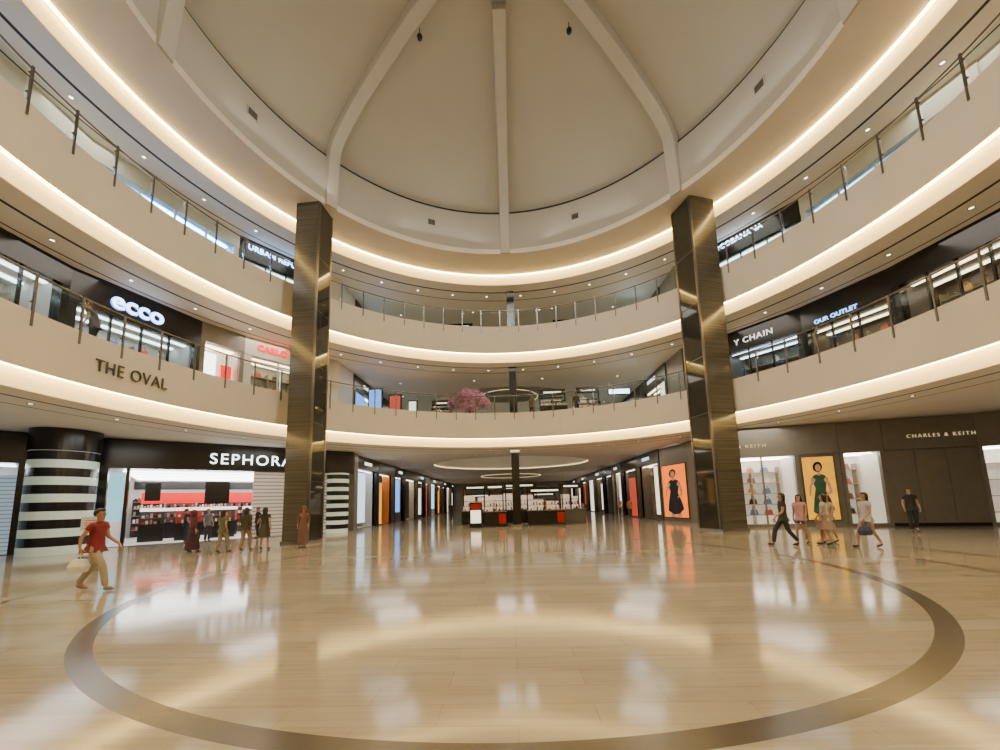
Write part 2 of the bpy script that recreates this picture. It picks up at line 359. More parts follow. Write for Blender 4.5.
def shop(P0,P1,z0,z1,label,bandh=.8,band=None,wall=None,light=None,pier=.25,nm=3,depth=2.0,shelves=3,bags=0,pierm=None,glass=True,plinth=.15,name='shopfront'):
    P0=Vector((P0[0],P0[1])); P1=Vector((P1[0],P1[1])); L=(P1-P0).length; ang=math.atan2(P1.y-P0.y,P1.x-P0.x)
    e=empty(name,(P0.x,P0.y,z0),ang); top(e,label,'shop front')
    H=z1-z0; band=band or DARK; wall=wall or WALLW; light=light or WHITE_E; pierm=pierm or band
    box('sign_band',(0,L,-.08,.2,H-bandh,H),band,e)
    each('side_pier',[(0,pier,-.06,.3,0,H-bandh),(L-pier,L,-.06,.3,0,H-bandh)],pierm,e)
    hh=H-bandh; a,b=pier,L-pier
    V=[(a,.15,.03),(b,.15,.03),(b,depth,.03),(a,depth,.03),(a,.15,hh),(b,.15,hh),(b,depth,hh),(a,depth,hh)]
    mk('shop_interior',V,[(0,1,2,3),(3,2,6,7),(0,3,7,4),(1,5,6,2),(4,7,6,5)],wall,e)
    each('light_strip',[(a+.1,b-.1,.35,.5,hh-.06,hh-.02),(a+.1,b-.1,depth*.6,depth*.6+.2,hh-.06,hh-.02)],light,e)
    if shelves:
        hs=[.5+i*(hh-1.1)/max(1,shelves-1)*.95 for i in range(shelves)]
        bb=[(a+.15,b-.15,depth-.45,depth-.03,h,h+.04) for h in hs]
        n=max(2,int((b-a)/1.3)); bb+=[(a+.15+(b-a-.3)*i/n-.02,a+.15+(b-a-.3)*i/n+.02,depth-.45,depth-.03,.03,hs[-1]+.3) for i in range(n+1)]
        boxes('shelf_unit',bb,mat('shelf_wood',(.42,.34,.24),.4),e)
        for k in range(bags):
            h=hs[k%shelves]; u=a+.4+(b-a-.8)*((k//shelves)+.5)/max(1,math.ceil(bags/shelves))
            w=Matrix.Rotation(ang,2)@Vector((u,depth-.24)); handbag(random.choice(BAGC),(P0.x+w.x,P0.y+w.y,z0+h+.04),ang+random.uniform(-.3,.3),1.2)
    if glass:
        box('glass_pane',(a,b,.02,.035,plinth,hh),GLASS2,e)
        box('window_sill',(a,b,-.02,.08,0,plinth),pierm,e)
        each('mullion',[(a+(b-a)*i/nm-.03,a+(b-a)*i/nm+.03,-.02,.08,plinth,hh) for i in range(1,nm)],pierm,e)
    return e,L,H
def wallseg(a0,a1,z0,z1,m,r=16.0,name='wall_side'):
    return struct(lathe(name,[(r,z0),(r,z1),(r+.2,z1),(r+.2,z0)],a1,a0,max(2,int(abs(a0-a1)/2)),m))
R_=16.0
cool=mat('lightbox_cool',(1,1,1),.5,0,(.72,.88,1),6,noise=0)
warmw=mat('lightbox_warm',(1,1,1),.5,0,(1,.82,.55),6,noise=0)
redm=mat('sign_red',(.4,.004,.003),.4,0,(1,.005,.003),2.2,noise=0)
PRED=mat('prod_red',(.5,.02,.02),.4)
SBLUE=mat('sign_blue',(.2,.5,1),.5,0,(.25,.55,1),3.0,noise=0)
SBW=mat('sign_bluewhite',(.3,.5,1),.5,0,(.28,.52,1),9,noise=0)
z0,z1=6.9,10.5
wallseg(137,131,z0,z1,CREAM,name='wall_left.001')
e,L,H=shop(P(149,R_),P(137,R_),z0,z1,'cream shop front with red lettering and lit window',.95,CREAM,WALLW,warmw,.35,2,1.8,3,6,CREAM)
text(e,'CARLO RINO',.44,redm,(L*.58,-.13,H-.46),off=.014,sp=1.05)
e,L,H=shop(P(156,R_),P(149,R_),z0,z1,'narrow shop window with white lit panel and red display',.9,TAUPE,WALLW,warmw,.2,1,1.0,0,0,TAUPE)
box('lit_panel',(.3,L*.5,.6,.7,.3,H-1.2),WHITE_E,e); box('red_display',(L*.58,L-.35,.4,.55,.9,1.9),redm,e)
e,L,H=shop(P(172.5,R_),P(156,R_),z0,z1,'black shop front with glowing white rounded lettering',1.3,DARK,WALLW,cool,.25,4,2.0,3,9,DARK)
text(e,'ecco',.96,mat('sign_blue_edge',(.1,.3,.9),.5,0,(.10,.30,1),5,noise=0),(L*.45,-.11,H-.66),off=.032,ext=.02,name='letter_halo')
text(e,'ecco',.96,SIGN_W,(L*.45,-.15,H-.66),off=.004,ext=.02)
shop(P(190,R_),P(172.5,R_),z0,z1,'black framed clothing shop window with bright lit display',.8,DARK,WALLW,cool,.25,4,2.0,3,9)
shop(P(215,R_),P(190,R_),z0,z1,'wide glazed shop front with lit shelves',.8,DGREY,WALLW,warmw,.3,5,2.0,3,6)
DW=mat('shop_dark_wall',(.20,.16,.13),.5)
e,L,H=shop(P(49,R_),P(41.5,R_),z0,z1,'dark narrow shop front with lit window',.8,DGREY,DW,warmw,.2,2,1.4,2,3)
e,L,H=shop(P(41.5,R_),P(28,R_),z0,z1,'black shop front with white sign lettering',1.15,DARK,DW,cool,.25,3,2.0,3,8)
text(e,'Y CHAIN',.42,mat('sign_dimwhite',(.8,.8,.8),.5,0,(.9,.9,.95),.9,noise=0),(L*.44,-.13,H-.70),sp=1.15)
e,L,H=shop(P(28,R_),P(16,R_),z0,z1,'glazed shop front with bluish lettering over dark displays',1.3,DARK,DW,warmw,.2,3,2.0,3,6)
text(e,'OUR OUTLET',.27,SBLUE,(L*.42,-.13,H-1.05))
shop(P(16,R_),P(2,R_),z0,z1,'dark glazed shop front with dim display',.9,DARK,DW,warmw,.25,4,2.0,3,8)
shop(P(2,R_),P(-14,R_),z0,z1,'dark glazed shop front with warm display',.9,DARK,DW,warmw,.25,4,2.0,3,6)
shop(P(-14,R_),P(-38,R_),z0,z1,'wide dark shop front',.9,DGREY,WALLW,warmw,.25,5,2.0,2,4)
z0,z1=12.4,15.9
e,L,H=shop(P(151,R_),P(134,R_),z0,z1,'dark shop front with blue glowing lettering',1.15,DARK,WALLW,cool,.25,4,2.0,3,6)
text(e,'URBAN REPUBLIC',.40,SBW,(L*.43,-.13,H-.50),off=.002,sp=1.05)
bl=mat('lightbox_blue',(1,1,1),.5,0,(.35,.65,1),26,noise=0)
BW=mat('shop_blue_wall',(.45,.6,.8),.5)
shop(P(172,R_),P(151,R_),z0,z1,'white shop front with cool bluish lighting',.8,CREAM,BW,bl,.25,4,2.0,2,4,CREAM)
shop(P(196,R_),P(172,R_),z0,z1,'pale glazed shop front with cool lighting',.8,CREAM,BW,bl,.25,4,2.0,2,4,CREAM)
wallseg(222,196,z0,z1,CREAM,name='wall_left.002')
wallseg(134,131,z0,z1,CREAM,name='wall_left.003')
e,L,H=shop(P(46,R_),P(26,R_),z0,z1,'black shop front with glowing blue-white lettering',1.1,DARK,WALLW,cool,.25,4,2.0,3,6)
text(e,'COCOBANANA',.36,mat('sign_bw2',(1,1,1),.5,0,(.5,.74,1),7,noise=0),(L*.47,-.14,H-.42),off=.002,sp=1.08)
shop(P(26,R_),P(4,R_),z0,z1,'cream shop front with glazed panels and cool lighting',.9,CREAM,BW,cool,.25,4,2.0,2,4,CREAM)
wallseg(4,-42,z0,z1,CREAM,name='wall_right.002')
wallseg(49,46,z0,z1,CREAM,name='wall_right.003')
GC=[mat('graphic_cool',(.6,.8,.9),.4,0,(.55,.82,1),1.5,noise=.2),mat('graphic_orange',(.8,.4,.1),.4,0,(1,.42,.06),1.3,noise=.2),mat('graphic_white',(.9,.9,.85),.4,0,(1,.90,.72),1.5,noise=.1),mat('graphic_red',(.5,.1,.08),.4,0,(1,.10,.05),.5,noise=.1),mat('graphic_blue',(.1,.25,.6),.4,0,(.15,.38,1),1.6,noise=.3)]
def blade(x,y,z,w,h,m,lab):
    e=empty('hanging_sign',(x,y,z)); top(e,lab,'sign')
    box('sign_case',(-w/2,w/2,-.06,.06,-h/2,h/2),DARK,e); box('sign_face',(-w/2+.05,w/2-.05,-.075,-.06,-h/2+.05,h/2-.05),m,e)
    each('hanger',[(-w/2+.1,-w/2+.14,-.02,.02,h/2,h/2+.4),(w/2-.14,w/2-.1,-.02,.02,h/2,h/2+.4)],STEEL,e)
SGB=mat('small_sign_glow',(.8,.9,1),.4,0,(.55,.78,1),6,noise=0)
blade(9.0,26.5,14.6,1.1,.9,SGB,'small blue-white lit sign hanging from the upper ceiling')
blade(7.6,26.0,8.9,1.5,.42,SGB,'small blue-white lit sign hanging over the lower balcony')
blade(-9.2,26.5,14.6,1.3,.6,GC[4],'small blue lit sign hanging from the upper ceiling')
def screen(x,y,z,w,h,m,lab):
    e=empty('display_screen',(x,y,z)); top(e,lab,'screen')
    box('screen_frame',(-w/2,w/2,0,.14,0,h),DARK,e); box('screen_face',(-w/2+.08,w/2-.08,-.02,0,.5,h-.1),m,e)
screen(-9.2,25.6,6.9,1.0,2.7,GC[4],'tall blue lit display screen on the lower balcony')
screen(-8.0,26.2,6.9,.9,2.4,GC[3],'tall red lit display screen on the lower balcony')
screen(-6.9,26.8,6.9,.7,2.1,GC[2],'tall white lit display screen on the lower balcony')
screen(-8.6,25.6,12.4,1.2,2.2,GC[4],'blue lit display screen on the upper balcony')
def corridor(side,z0,z1,y0,y1,specs):
    y=y0;i=0
    while y<y1-.1:
        w,band,wall,light,g=specs[i%len(specs)]; w=min(w,y1-y)
        a,b=((side*XW,y),(side*XW,y+w))
        p0,p1=(a,b) if side<0 else (b,a)
        e,L,H=shop(p0,p1,z0,z1,'corridor shop front with %s and lit window'%('dark sign band' if band in (DARK,DGREY) else 'pale sign band'),.9,band,wall,light,.3,3,1.4,3,3 if y<45 else 0,glass=False)
        fr=(.42,.18,.5,.25)[(i+(side>0))%4]; zb=(.4,.1,.9,.3)[i%4]
        u0,u1=(.35,.35+(L-.7)*fr)
        if side>0: u0,u1=L-u1,L-u0
        if i%5!=3: box('window_graphic',(u0,u1,-.02,.03,zb,H-1.15-.5*(i%3==1)),GC[g],e)
        box('window_frame',(u0-.08,u1+.08,-.015,.02,zb-.08,H-1.05),DGREY if i%2 else STEEL,e)
        if i%2==0: box('lit_sign',(L*.35,L*.65,-.12,-.09,H-.55,H-.33),GC[2] if g!=2 else GC[0],e)
        y+=w;i+=1
ora=mat('shop_orange_wall',(.7,.3,.08),.5)
sp1=[(4.5,DARK,WALLW,cool,0),(4.2,DGREY,ora,warmw,1),(3.6,DARK,DW,WHITE_E,4),(5,DGREY,WALLW,warmw,2),(4,DARK,DW,warmw,2),(3,TAUPE,DW,warmw,3)]
sp2=[(5,DGREY,DW,warmw,2),(4.5,DARK,DW,warmw,3),(3.5,TAUPE,WALLW,warmw,2),(4,DARK,DW,cool,2),(5,DGREY,DW,warmw,2)]
corridor(-1,0,5.0,25.5,69.5,sp1); corridor(1,0,5.0,27.4,69.5,sp2)
corridor(-1,6.9,10.5,25,69.5,[(4.5,DARK,WALLW,cool,4),(6,DARK,mat('shop_teal_wall',(.15,.4,.5),.5),cool,0),(7,DGREY,WALLW,warmw,2)])
corridor(1,6.9,10.5,25,69.5,[(5,DGREY,DW,warmw,2),(6,DARK,WALLW,cool,0)])
SB2=mat('shop_blue_wall2',(.1,.25,.6),.5)
corridor(-1,12.4,15.9,25,69.5,[(5,DARK,SB2,cool,0),(8,CREAM,WALLW,warmw,2)])
corridor(1,12.4,15.9,25,69.5,[(5,DGREY,SB2,cool,0),(8,DARK,WALLW,warmw,2)])
# ---------------------------------------------------------------- cosmetics store (ground)
B=Vector((-18.5,17.0)); Aa=Vector((-10.3,24.0)); ang=math.atan2(7,8.2); L=(Aa-B).length
e=empty('cosmetics_store',(B.x,B.y,0),ang); top(e,'black cosmetics store front with white glowing lettering and open bright interior','shop front')
box('sign_band',(-.5,L+.3,-.12,.3,3.6,4.98),DARK,e)
text(e,'SEPHORA',.78,SIGN_W,(L*.525,-.18,4.18),off=0,ext=.03,sp=1.2)
V=[(0,.2,.02),(L-.8,.2,.02),(L-.8,8,.02),(0,8,.02),(0,.2,3.6),(L-.8,.2,3.6),(L-.8,8,3.6),(0,8,3.6)]
mk('shop_interior',V,[(0,1,2,3),(3,2,6,7),(0,3,7,4),(1,5,6,2),(4,7,6,5)],mat('store_white',(.72,.71,.69),.5,noise=.02),e)
each('light_strip',[(.5,L-1.3,.7+1.3*i,.95+1.3*i,3.5,3.55) for i in range(6)],mat('store_light',(1,1,1),.5,0,(1,.98,.96),10,noise=0),e)
each('door_jamb',[(-.5,.1,-.1,.3,0,3.6),(.7,.82,-.1,.3,0,3.6)],DARK,e)
box('video_screen',(.15,.65,-.02,.1,1.2,3.4),mat('screen_cyan',(.2,.5,.6),.3,0,(.3,.75,.9),1.0,noise=.3),e)
box('red_banner',(1.0,6.6,4.0,4.1,2.0,2.6),mat('banner_red',(.6,.01,.01),.5,0,(1,.02,.02),.9,noise=0),e)
each('hanging_screen',[(1.3,1.9,1.4,1.5,2.1,3.0),(3.7,4.8,1.4,1.5,1.9,3.1)],DARK,e)
PROD=[PRED,WALLW,STEELB,mat('prod_pink',(.6,.2,.3),.4),DARK,mat('prod_gold',(.5,.35,.12),.3)]
for i,x in enumerate((.4,1.95,3.5,5.05,6.6)):
    box('shelf_bay',(x,x+1.45,7.3,7.36,.05,2.3),DARK if i%2==0 else DGREY,e)
    each('wall_shelf',[(x+.05,x+1.4,7.0,7.29,.45+.42*k,.48+.42*k) for k in range(5)],STEELB,e)
    bs=[];mi=[]
    for k in range(5):
        for j in range(9):
            bs.append((x+.1+j*.145,x+.2+j*.145,7.08,7.2,.48+.42*k,.64+.42*k+.04*((j+k)%3))); mi.append((j*2+k+i)%6)
    boxes('product_row',bs,PROD,e,mi)
box('bay_header',(.4,8.05,7.25,7.36,2.9,3.4),DARK,e)
shut=stripe_mat('shutter_slats',(.80,.80,.82),(.33,.33,.35),.2,.3)
each('roller_shutter',[(5.75,7.7,-.02,.04,.02,3.6),(7.85,9.55,-.02,.04,.02,3.6)],shut,e)
box('shutter_rail',(7.7,7.85,-.08,.1,0,3.6),DARK,e)
lathe('striped_column',[(.66,0),(.66,3.6),(.1,3.6),(.1,0)],0,360,32,stripe_mat('pillar_stripe',(.012,.012,.012),(.74,.90,.81),.5,.48,.2,0,.12),c=(10.2,.05),parent=e)  # bands carry slight emission in place of light falling on them
def gondola(x,y,w,col):
    loc=Matrix.Rotation(ang,2)@Vector((x,y)); g=empty('display_counter',(B.x+loc.x,B.y+loc.y,.02),ang); top(g,'black cosmetics display counter with rows of products','counter',group='store display counters')
    box('counter_body',(-w/2,w/2,-.35,.35,0,.9),DARK,g)
    box('lit_header',(-w/2,w/2,-.05,.05,1.55,1.72),GC[2],g)
    box('back_panel',(-w/2,w/2,-.04,.04,.9,1.55),mat('counter_'+str(col),col,.4),g)
    n=int(w/.16)-1
    for lv,zz in enumerate((.9,1.22)):
        if lv: box('product_shelf',(-w/2+.05,w/2-.05,-.2,-.04,1.19,1.215),STEELB,g)
        boxes('product_row',[(-w/2+.1+i*.16,-w/2+.2+i*.16,-.25+.06*lv,-.15+.06*lv,zz,zz+.12+.05*(i%3)) for i in range(n)],PROD,g,[(i+lv)%6 for i in range(n)])
gondola(1.6,2.6,1.0,(.05,.05,.05)); gondola(3.1,2.2,1.1,(.5,.05,.05)); gondola(4.6,2.5,1.2,(.05,.05,.05)); gondola(4.9,4.9,1.2,(.5,.1,.1)); gondola(2.4,4.9,1.4,(.1,.1,.1)); gondola(6.4,5.2,1.2,(.05,.05,.05)); gondola(3.9,6.2,1.2,(.05,.05,.05))
e=empty('striped_pillar',(-18.55,15.4,0)); top(e,'round pillar with thick black and pale mint horizontal bands','pillar')
lathe('pillar_shaft',[(1.02,0.0),(1.02,4.1),(.1,4.1),(.1,0)],0,360,48,stripe_mat('pillar_stripe2',(.012,.012,.012),(.74,.90,.81),.68,.48,.2,0,.10),c=(0,0),parent=e)  # slight emission brightens the bands as if lit
lathe('pillar_capital',[(1.06,4.1),(1.06,4.99),(.1,4.99),(.1,4.1)],0,360,48,DARK,c=(0,0),parent=e)
e,L,H=shop((-25,9.5),(-20.2,15.4),0,5.0,'shop front closed with pale roller shutters below a black band',1.3,DARK,WALLW,cool,.2,2,2.0,0,0)
box('roller_shutter',(.2,L-.2,-.05,0,.02,3.2),stripe_mat('shutter_slats2',(.50,.70,.90),(.24,.33,.42),.16,.25,.3,0,.35),e)  # slats glow faintly, standing in for light on the shutter
box('lit_poster',(L-1.8,L-.9,-.1,-.06,3.3,3.65),WHITE_E,e)
struct(box('wall_left.005',(-25.2,-25,-12,9.5,0,5),TAUPE))
# ---------------------------------------------------------------- right ground shops
p0=Vector((11.0,20.1)); p3=Vector((24.0,16.9)); u=(p3-p0).normalized()
def q(s): v=p0+u*s; return (v.x,v.y)
def poster(parent,b,bg,fig,hair):
    x0,x1,y,z0,z1=b; w=x1-x0; h=z1-z0; cx=(x0+x1)/2
    box('poster_frame',(x0-.06,x1+.06,y-.03,y+.05,z0-.06,z1+.06),STEEL,parent)
    box('poster_face',(x0,x1,y-.04,y-.03,z0,z1),bg,parent)
    sk=mat('poster_skin',(.5,.29,.19),.5,0,(.6,.33,.2),.3,noise=0)
    def poly(n,pts,m,d): mk(n,[(cx+px*w,y-.045-d,z0+pz*h) for px,pz in pts],[tuple(range(len(pts)))],m,parent)
    def ell(cx_,cz_,rx,rz,n=18,tilt=0): return [(cx_+rx*math.cos(t)+tilt*rz*math.sin(t),cz_+rz*math.sin(t)) for t in [2*pi*i/n for i in range(n)]]
    poly('figure_legs',[(-.2,.0),(-.02,.0),(.02,.28),(.06,.0),(.24,.02),(.2,.36),(-.16,.36)],sk,0)
    poly('figure_dress',[(-.33,.12),(-.08,.05),(.16,.07),(.36,.16),(.27,.32),(.15,.46),(.19,.56),(.27,.64),(.18,.70),(.06,.725),(-.08,.722),(-.2,.70),(-.28,.63),(-.17,.5),(-.25,.34)],fig,.002)
    poly('figure_neck',[(-.05,.70),(.04,.70),(.03,.79),(-.06,.79)],sk,.004)
    poly('figure_hair',ell(-.03,.84,.155,.085,18,.2),hair,.005)
    poly('figure_face',ell(-.02,.825,.09,.058,18,.1),sk,.008)
    poly('figure_arm',[(.19,.68),(.33,.56),(.36,.43),(.14,.36),(.13,.39),(.26,.45),(.22,.55),(.12,.63)],sk,.009)
    poly('figure_arm',[(-.21,.67),(-.36,.54),(-.40,.38),(-.34,.375),(-.28,.52),(-.14,.63)],sk,.009)
BRW=mat('window_light',(1,1,1),.5,0,(1,.95,.88),11,noise=0)
SHW=mat('shoe_wall',(.85,.8,.72),.5,0,(1,.9,.75),.3,noise=.02)
e,L,H=shop(q(0.1),q(3.25),0,4.98,'taupe grey shoe shop front with lit window and gold lettering',1.5,FAC,SHW,BRW,.15,2,2.0,5,15,FAC)
text(e,'CHARLES & KEITH',.23,GOLD,(.40,-.10,4.05),ext=.01,off=-.004,sx=1.1,sp=1.45)
e=empty('poster_panel',(q(3.25)[0],q(3.25)[1],0),math.atan2(u.y,u.x)); top(e,'framed lightbox poster of a woman on yellow','poster')
box('panel_body',(0,1.7,-.04,.3,0,3.5),FAC,e); box('panel_header',(0,1.7,-.08,.3,3.51,4.98),FAC,e)
poster(e,(.12,1.4,-.06,.35,3.35),mat('poster_yellow',(.7,.36,.02),.5,0,(1,.46,.02),.8,noise=.35,nscale=2),mat('poster_green',(.03,.12,.08),.5,noise=.3),DARK)
e,L,H=shop(q(4.97),q(6.7),0,4.98,'narrow lit shop window in taupe grey surround',1.5,FAC,SHW,BRW,.15,1,2.0,4,8,FAC)
e=empty('panelled_wall',(q(6.72)[0],q(6.72)[1],0),math.atan2(u.y,u.x)); top(e,'taupe panelled shop wall with gold lettering above','wall panel')
each('wall_panel',[(0+i*1.15,1.13+i*1.15,-.02,.3,.15,3.5) for i in range(3)],FAC,e)
box('header_panel',(0,3.43,-.08,.3,3.52,4.98),FAC,e); box('kick_plate',(0,3.43,-.05,.3,0,.15),DARK,e)
text(e,'CHARLES & KEITH',.23,GOLD,(2.15,-.10,4.1),ext=.01,off=-.004,sx=1.0,sp=1.4)
e,L,H=shop(q(10.17),(26.0,14.6),0,4.98,'bright lit shop window in taupe grey surround',1.5,FAC,SHW,BRW,.12,3,2.0,4,8,FAC)
struct(box('wall_right.005',(11.0,11.2,20.2,24.1,0,4.99),FAC))
pa=Vector((10.45,27.2)); pb=Vector((11.1,24.1)); 
e=empty('poster_wall',(pa.x,pa.y,0),math.atan2(pb.y-pa.y,pb.x-pa.x)); top(e,'angled taupe wall with large orange lightbox poster','poster')
LL=(pb-pa).length
box('wall_panel',(0,LL,0,.3,0,4.98),FAC,e)
poster(e,(.25,LL-.45,-.03,.3,3.7),mat('poster_orange',(.75,.14,.004),.5,0,(1,.18,.002),1.5,noise=.3,nscale=1.5),mat('poster_black',(.02,.02,.03),.5),mat('poster_hair',(.03,.02,.015),.5))
struct(box('wall_left.006',(-10.6,-10.2,24.8,25.4,0,4.99),TAUPE))
# ---------------------------------------------------------------- kiosks
RED=mat('kiosk_red',(.35,.01,.01),.3)
GLOW=mat('display_glow',(.4,.3,.25),.4,0,(1,.72,.5),.7,noise=.6,nscale=9)
def kiosk(x,y,rz,w,label,col,redacc=False,z=0,h=2.5):
    e=empty('kiosk',(x,y,z),rz); top(e,label,'kiosk')
    box('counter_body',(-w/2,w/2,-.5,.5,0.08,.95),col,e); box('plinth',(-w/2+.05,w/2-.05,-.45,.45,0,.08),STEEL,e)
    box('counter_top',(-w/2-.03,w/2+.03,-.53,.53,.95,1.0),STEELB,e)
    box('glass_case',(-w/2+.1,w/2-.1,-.4,.1,1.0,1.35),GLASS2,e)
    each('post',[(-w/2,-w/2+.08,.3,.38,1,h),(w/2-.08,w/2,.3,.38,1,h)],DARK,e)
    box('sign_board',(-w/2,w/2,.26,.42,h-.4,h),DARK,e); box('lit_strip',(-w/2+.3,w/2-.3,.24,.26,h-.28,h-.18),GC[2],e)
    each('display_back',[(-w/2+.1,-.1,.3,.34,1.0,h-.8),(.1,w/2-.3,.3,.34,1.05,h-.95)],GLOW,e)
    each('display_shelf',[(-w/2+.08,w/2-.2,.1,.36,1.3+.35*i,1.33+.35*i) for i in range(2)],DARK,e)
    if redacc: box('red_panel',(w/2-.5,w/2-.05,-.53,-.51,.2,.85),RED,e)
    n=int((w-.4)/.2)
    for lv in range(2):
        boxes('product_row',[(-w/2+.2+i*.2,-w/2+.3+i*.2,-.3+.48*lv,-.2+.48*lv,1.0+.33*lv,1.12+.05*(i%3)+.33*lv) for i in range(n)],PROD,e,[(i+lv)%6 for i in range(n)])
kiosk(-1.1,25.3,0,1.5,'black promotional stand with red accent and lit display',DARK,True,h=2.8)
kiosk(2.2,25.6,0,2.4,'black cosmetics kiosk with glass case',DARK,True)
kiosk(4.2,27.2,.1,1.6,'dark cosmetics kiosk with lit sign board',DGREY,h=2.8)
kiosk(.6,28.9,0,2.6,'black display kiosk behind the slim column',DARK,True,h=3.0)
kiosk(-2.6,28.2,0,2.0,'black display kiosk with lit warm shelves',DARK,h=2.9)
kiosk(-.5,34,0,3.0,'dark corridor kiosk with lit header',DARK,h=3.0)
kiosk(-3.5,40,0,2.6,'dark corridor kiosk with warm display',DGREY)
kiosk(3.5,42,0,2.6,'dark corridor kiosk with warm display',DGREY)
kiosk(3.0,25.6,0,1.8,'dark display stand on the lower balcony',DARK,z=6.9,h=2.3)
kiosk(5.6,26.4,0,1.6,'dark display stand with lit shelves on the lower balcony',DGREY,z=6.9,h=2.6)
kiosk(-4.8,26.4,0,1.4,'dark display stand beside the blossom tree',DARK,z=6.9,h=2.0)
kiosk(-3.5,26.6,0,2.0,'dark display stand on the upper balcony',DARK,z=12.4,h=2.3)
kiosk(4.5,26.6,0,2.2,'dark display stand with lit shelves on the upper balcony',DGREY,z=12.4,h=2.3)
e=empty('promo_panel',(-2.3,24.6,0)); top(e,'glowing white advertising panel in a black frame','advertising panel')
box('panel_frame',(-.4,.4,0,.15,0,1.6),DARK,e); box('panel_face',(-.32,.32,-.02,0,.3,1.1),GC[2],e); box('panel_stripe',(-.32,.32,-.02,0,1.15,1.5),RED,e)
# ---------------------------------------------------------------- blossom tree on level 1
def skin(name,V,E,m,parent=None,root=0,sub=1):
    me=bpy.data.meshes.new(name); me.from_pydata([v[0] for v in V],E,[]); me.materials.append(m)
    o=bpy.data.objects.new(name,me); link(o)
    if parent: o.parent=parent
    md=o.modifiers.new('skin','SKIN'); md.use_smooth_shade=True; md.branch_smoothing=.3
    for i,v in enumerate(V):
        r=v[1]; me.skin_vertices[0].data[i].radius=(r,r) if not isinstance(r,tuple) else r
        me.skin_vertices[0].data[i].use_root=(i==root)
    s=o.modifiers.new('sub','SUBSURF'); s.levels=sub; s.render_levels=sub
    return o
e=empty('blossom_tree',(-2.7,25.5,6.9)); top(e,'pink blossom tree in a planter behind the railing','tree')
skin('trunk',[((0,0,.3),.09),((.05,0,1.0),.07),((-.5,.1,1.5),.04),((.5,.1,1.5),.04),((0,-.3,1.6),.04),((-.8,0,1.7),.02),((.9,0,1.7),.02)],[(0,1),(1,2),(1,3),(1,4),(2,5),(3,6)],mat('bark',(.1,.06,.04),.8),e)
lathe('planter',[(.3,0),(.4,.5),(.34,.5),(.26,.4),(.01,.4),(.01,0)],0,360,20,DARK,c=(0,0),parent=e)
V=[];F=[]
for i in range(3000):
    c=random.choice([(-.75,0,1.55,.5),(.75,0,1.5,.5),(0,-.2,1.85,.55),(-.45,.1,1.85,.5),(.45,.1,1.85,.5),(0,.2,1.4,.55),(1.1,0,1.35,.35),(-1.1,0,1.4,.35),(0,-.3,1.1,.45)])
    d=Vector((random.gauss(0,1),random.gauss(0,1),random.gauss(0,1))).normalized()*c[3]*random.uniform(.4,1.2); p=Vector(c[:3])+d
    a=Vector((random.gauss(0,1),random.gauss(0,1),random.gauss(0,1))).normalized()*.04; b=a.orthogonal().normalized()*.04
    n=len(V); V+=[p-a-b,p+a-b,p+a+b,p-a+b]; F.append((n,n+1,n+2,n+3))
mk('foliage',V,F,mat('blossom_pink',(.60,.30,.42),.8,noise=.35,nscale=8),e)['kind']='stuff'
# ---------------------------------------------------------------- lettering THE OVAL
e=empty('fascia_lettering',(CX,CY,6.17)); top(e,'dark grey letters spelling THE OVAL on the curved balcony fascia','sign')
s='THE OVAL'; adv={'T':.36,'H':.40,'E':.34,' ':.2,'O':.45,'V':.38,'A':.38,'L':.30}; a=177.0
for ch in s:
    w=adv[ch]*.80; am=a-math.degrees(w/2/13)
    if ch!=' ':
        o=text(e,ch,.58,mat('letter_grey',(.085,.08,.07),.4,.3),(12.95*math.cos(A(am)),12.95*math.sin(A(am)),0),ext=.02,name='letter',rz=A(am)-pi/2,sx=.76,off=-.003)
    a-=math.degrees(w/13)
# ---------------------------------------------------------------- downlights
dm=None
def downlight(x,y,z):
    global dm
    if dm is None:
        V=[];F=[];I=[]
        n=14
        for r,zz in ((.09,0),(.09,-.015),(.065,-.015),(.06,-.004)):
            for i in range(n): V.append((r*math.cos(2*pi*i/n),r*math.sin(2*pi*i/n),zz))
        for k in range(3):
            for i in range(n): F.append((k*n+i,k*n+(i+1)%n,(k+1)*n+(i+1)%n,(k+1)*n+i)); I.append(0)
        F.append(tuple(3*n+i for i in range(n))); I.append(1)
        o=mk('downlight',V,F,[STEELB,WARM_E],None,I); dm=o.data; o.location=(x,y,z)
    else: o=bpy.data.objects.new('downlight',dm); o.location=(x,y,z); link(o)
    top(o,'small round recessed ceiling downlight','light',group='ceiling downlights')
for z in ZC:
    for i in range(28):
        a=-32+i*9.1
        x,y=P(a,14.9); downlight(x,y,z-.002)
    for y in (27.5,45,57):
        for x in (-8,-2.5,2.5,8): downlight(x,y,z+.008)
    for y in (31,35,39):
        for x in (-8.8,8.8): downlight(x,y,z+.008)
for L,z in enumerate(ZC):
    for i in range(9):
        a=-22+i*28
        x,y=P(a,14.9); area('deck_luminaire',(x,y,z-.12),2.3,110 if L else 130,rot=(0,0,A(a)))
    for y in (27,35,48,60):
        for x in (-8.7,8.7): area('corridor_luminaire',(x,y,z-.1),2.4,80)
area('apex_fill',(CX,CY,20.9),1.8,2200,(1,.94,.83))  # unseen fill lamp added at the dome apex to light the atrium
for i in range(8):
    a=20+45*i; x,y=P(a,10.45); d=Vector((-math.cos(A(a))*.75,-math.sin(A(a))*.75,1)).normalized()
    o=area('dome_fill',(x,y,16.85),4.5,75,(1,.93,.80),d.to_track_quat('-Z','Y').to_euler(),.4)  # unseen strips of fill light, added to brighten the dome
for x,y in ((-5,3),(5,3),(0,-1.5)): area('atrium_fill',(x,y,16.0),6,150,(1,.93,.80))  # large unseen fill lamps added overhead for soft atrium light
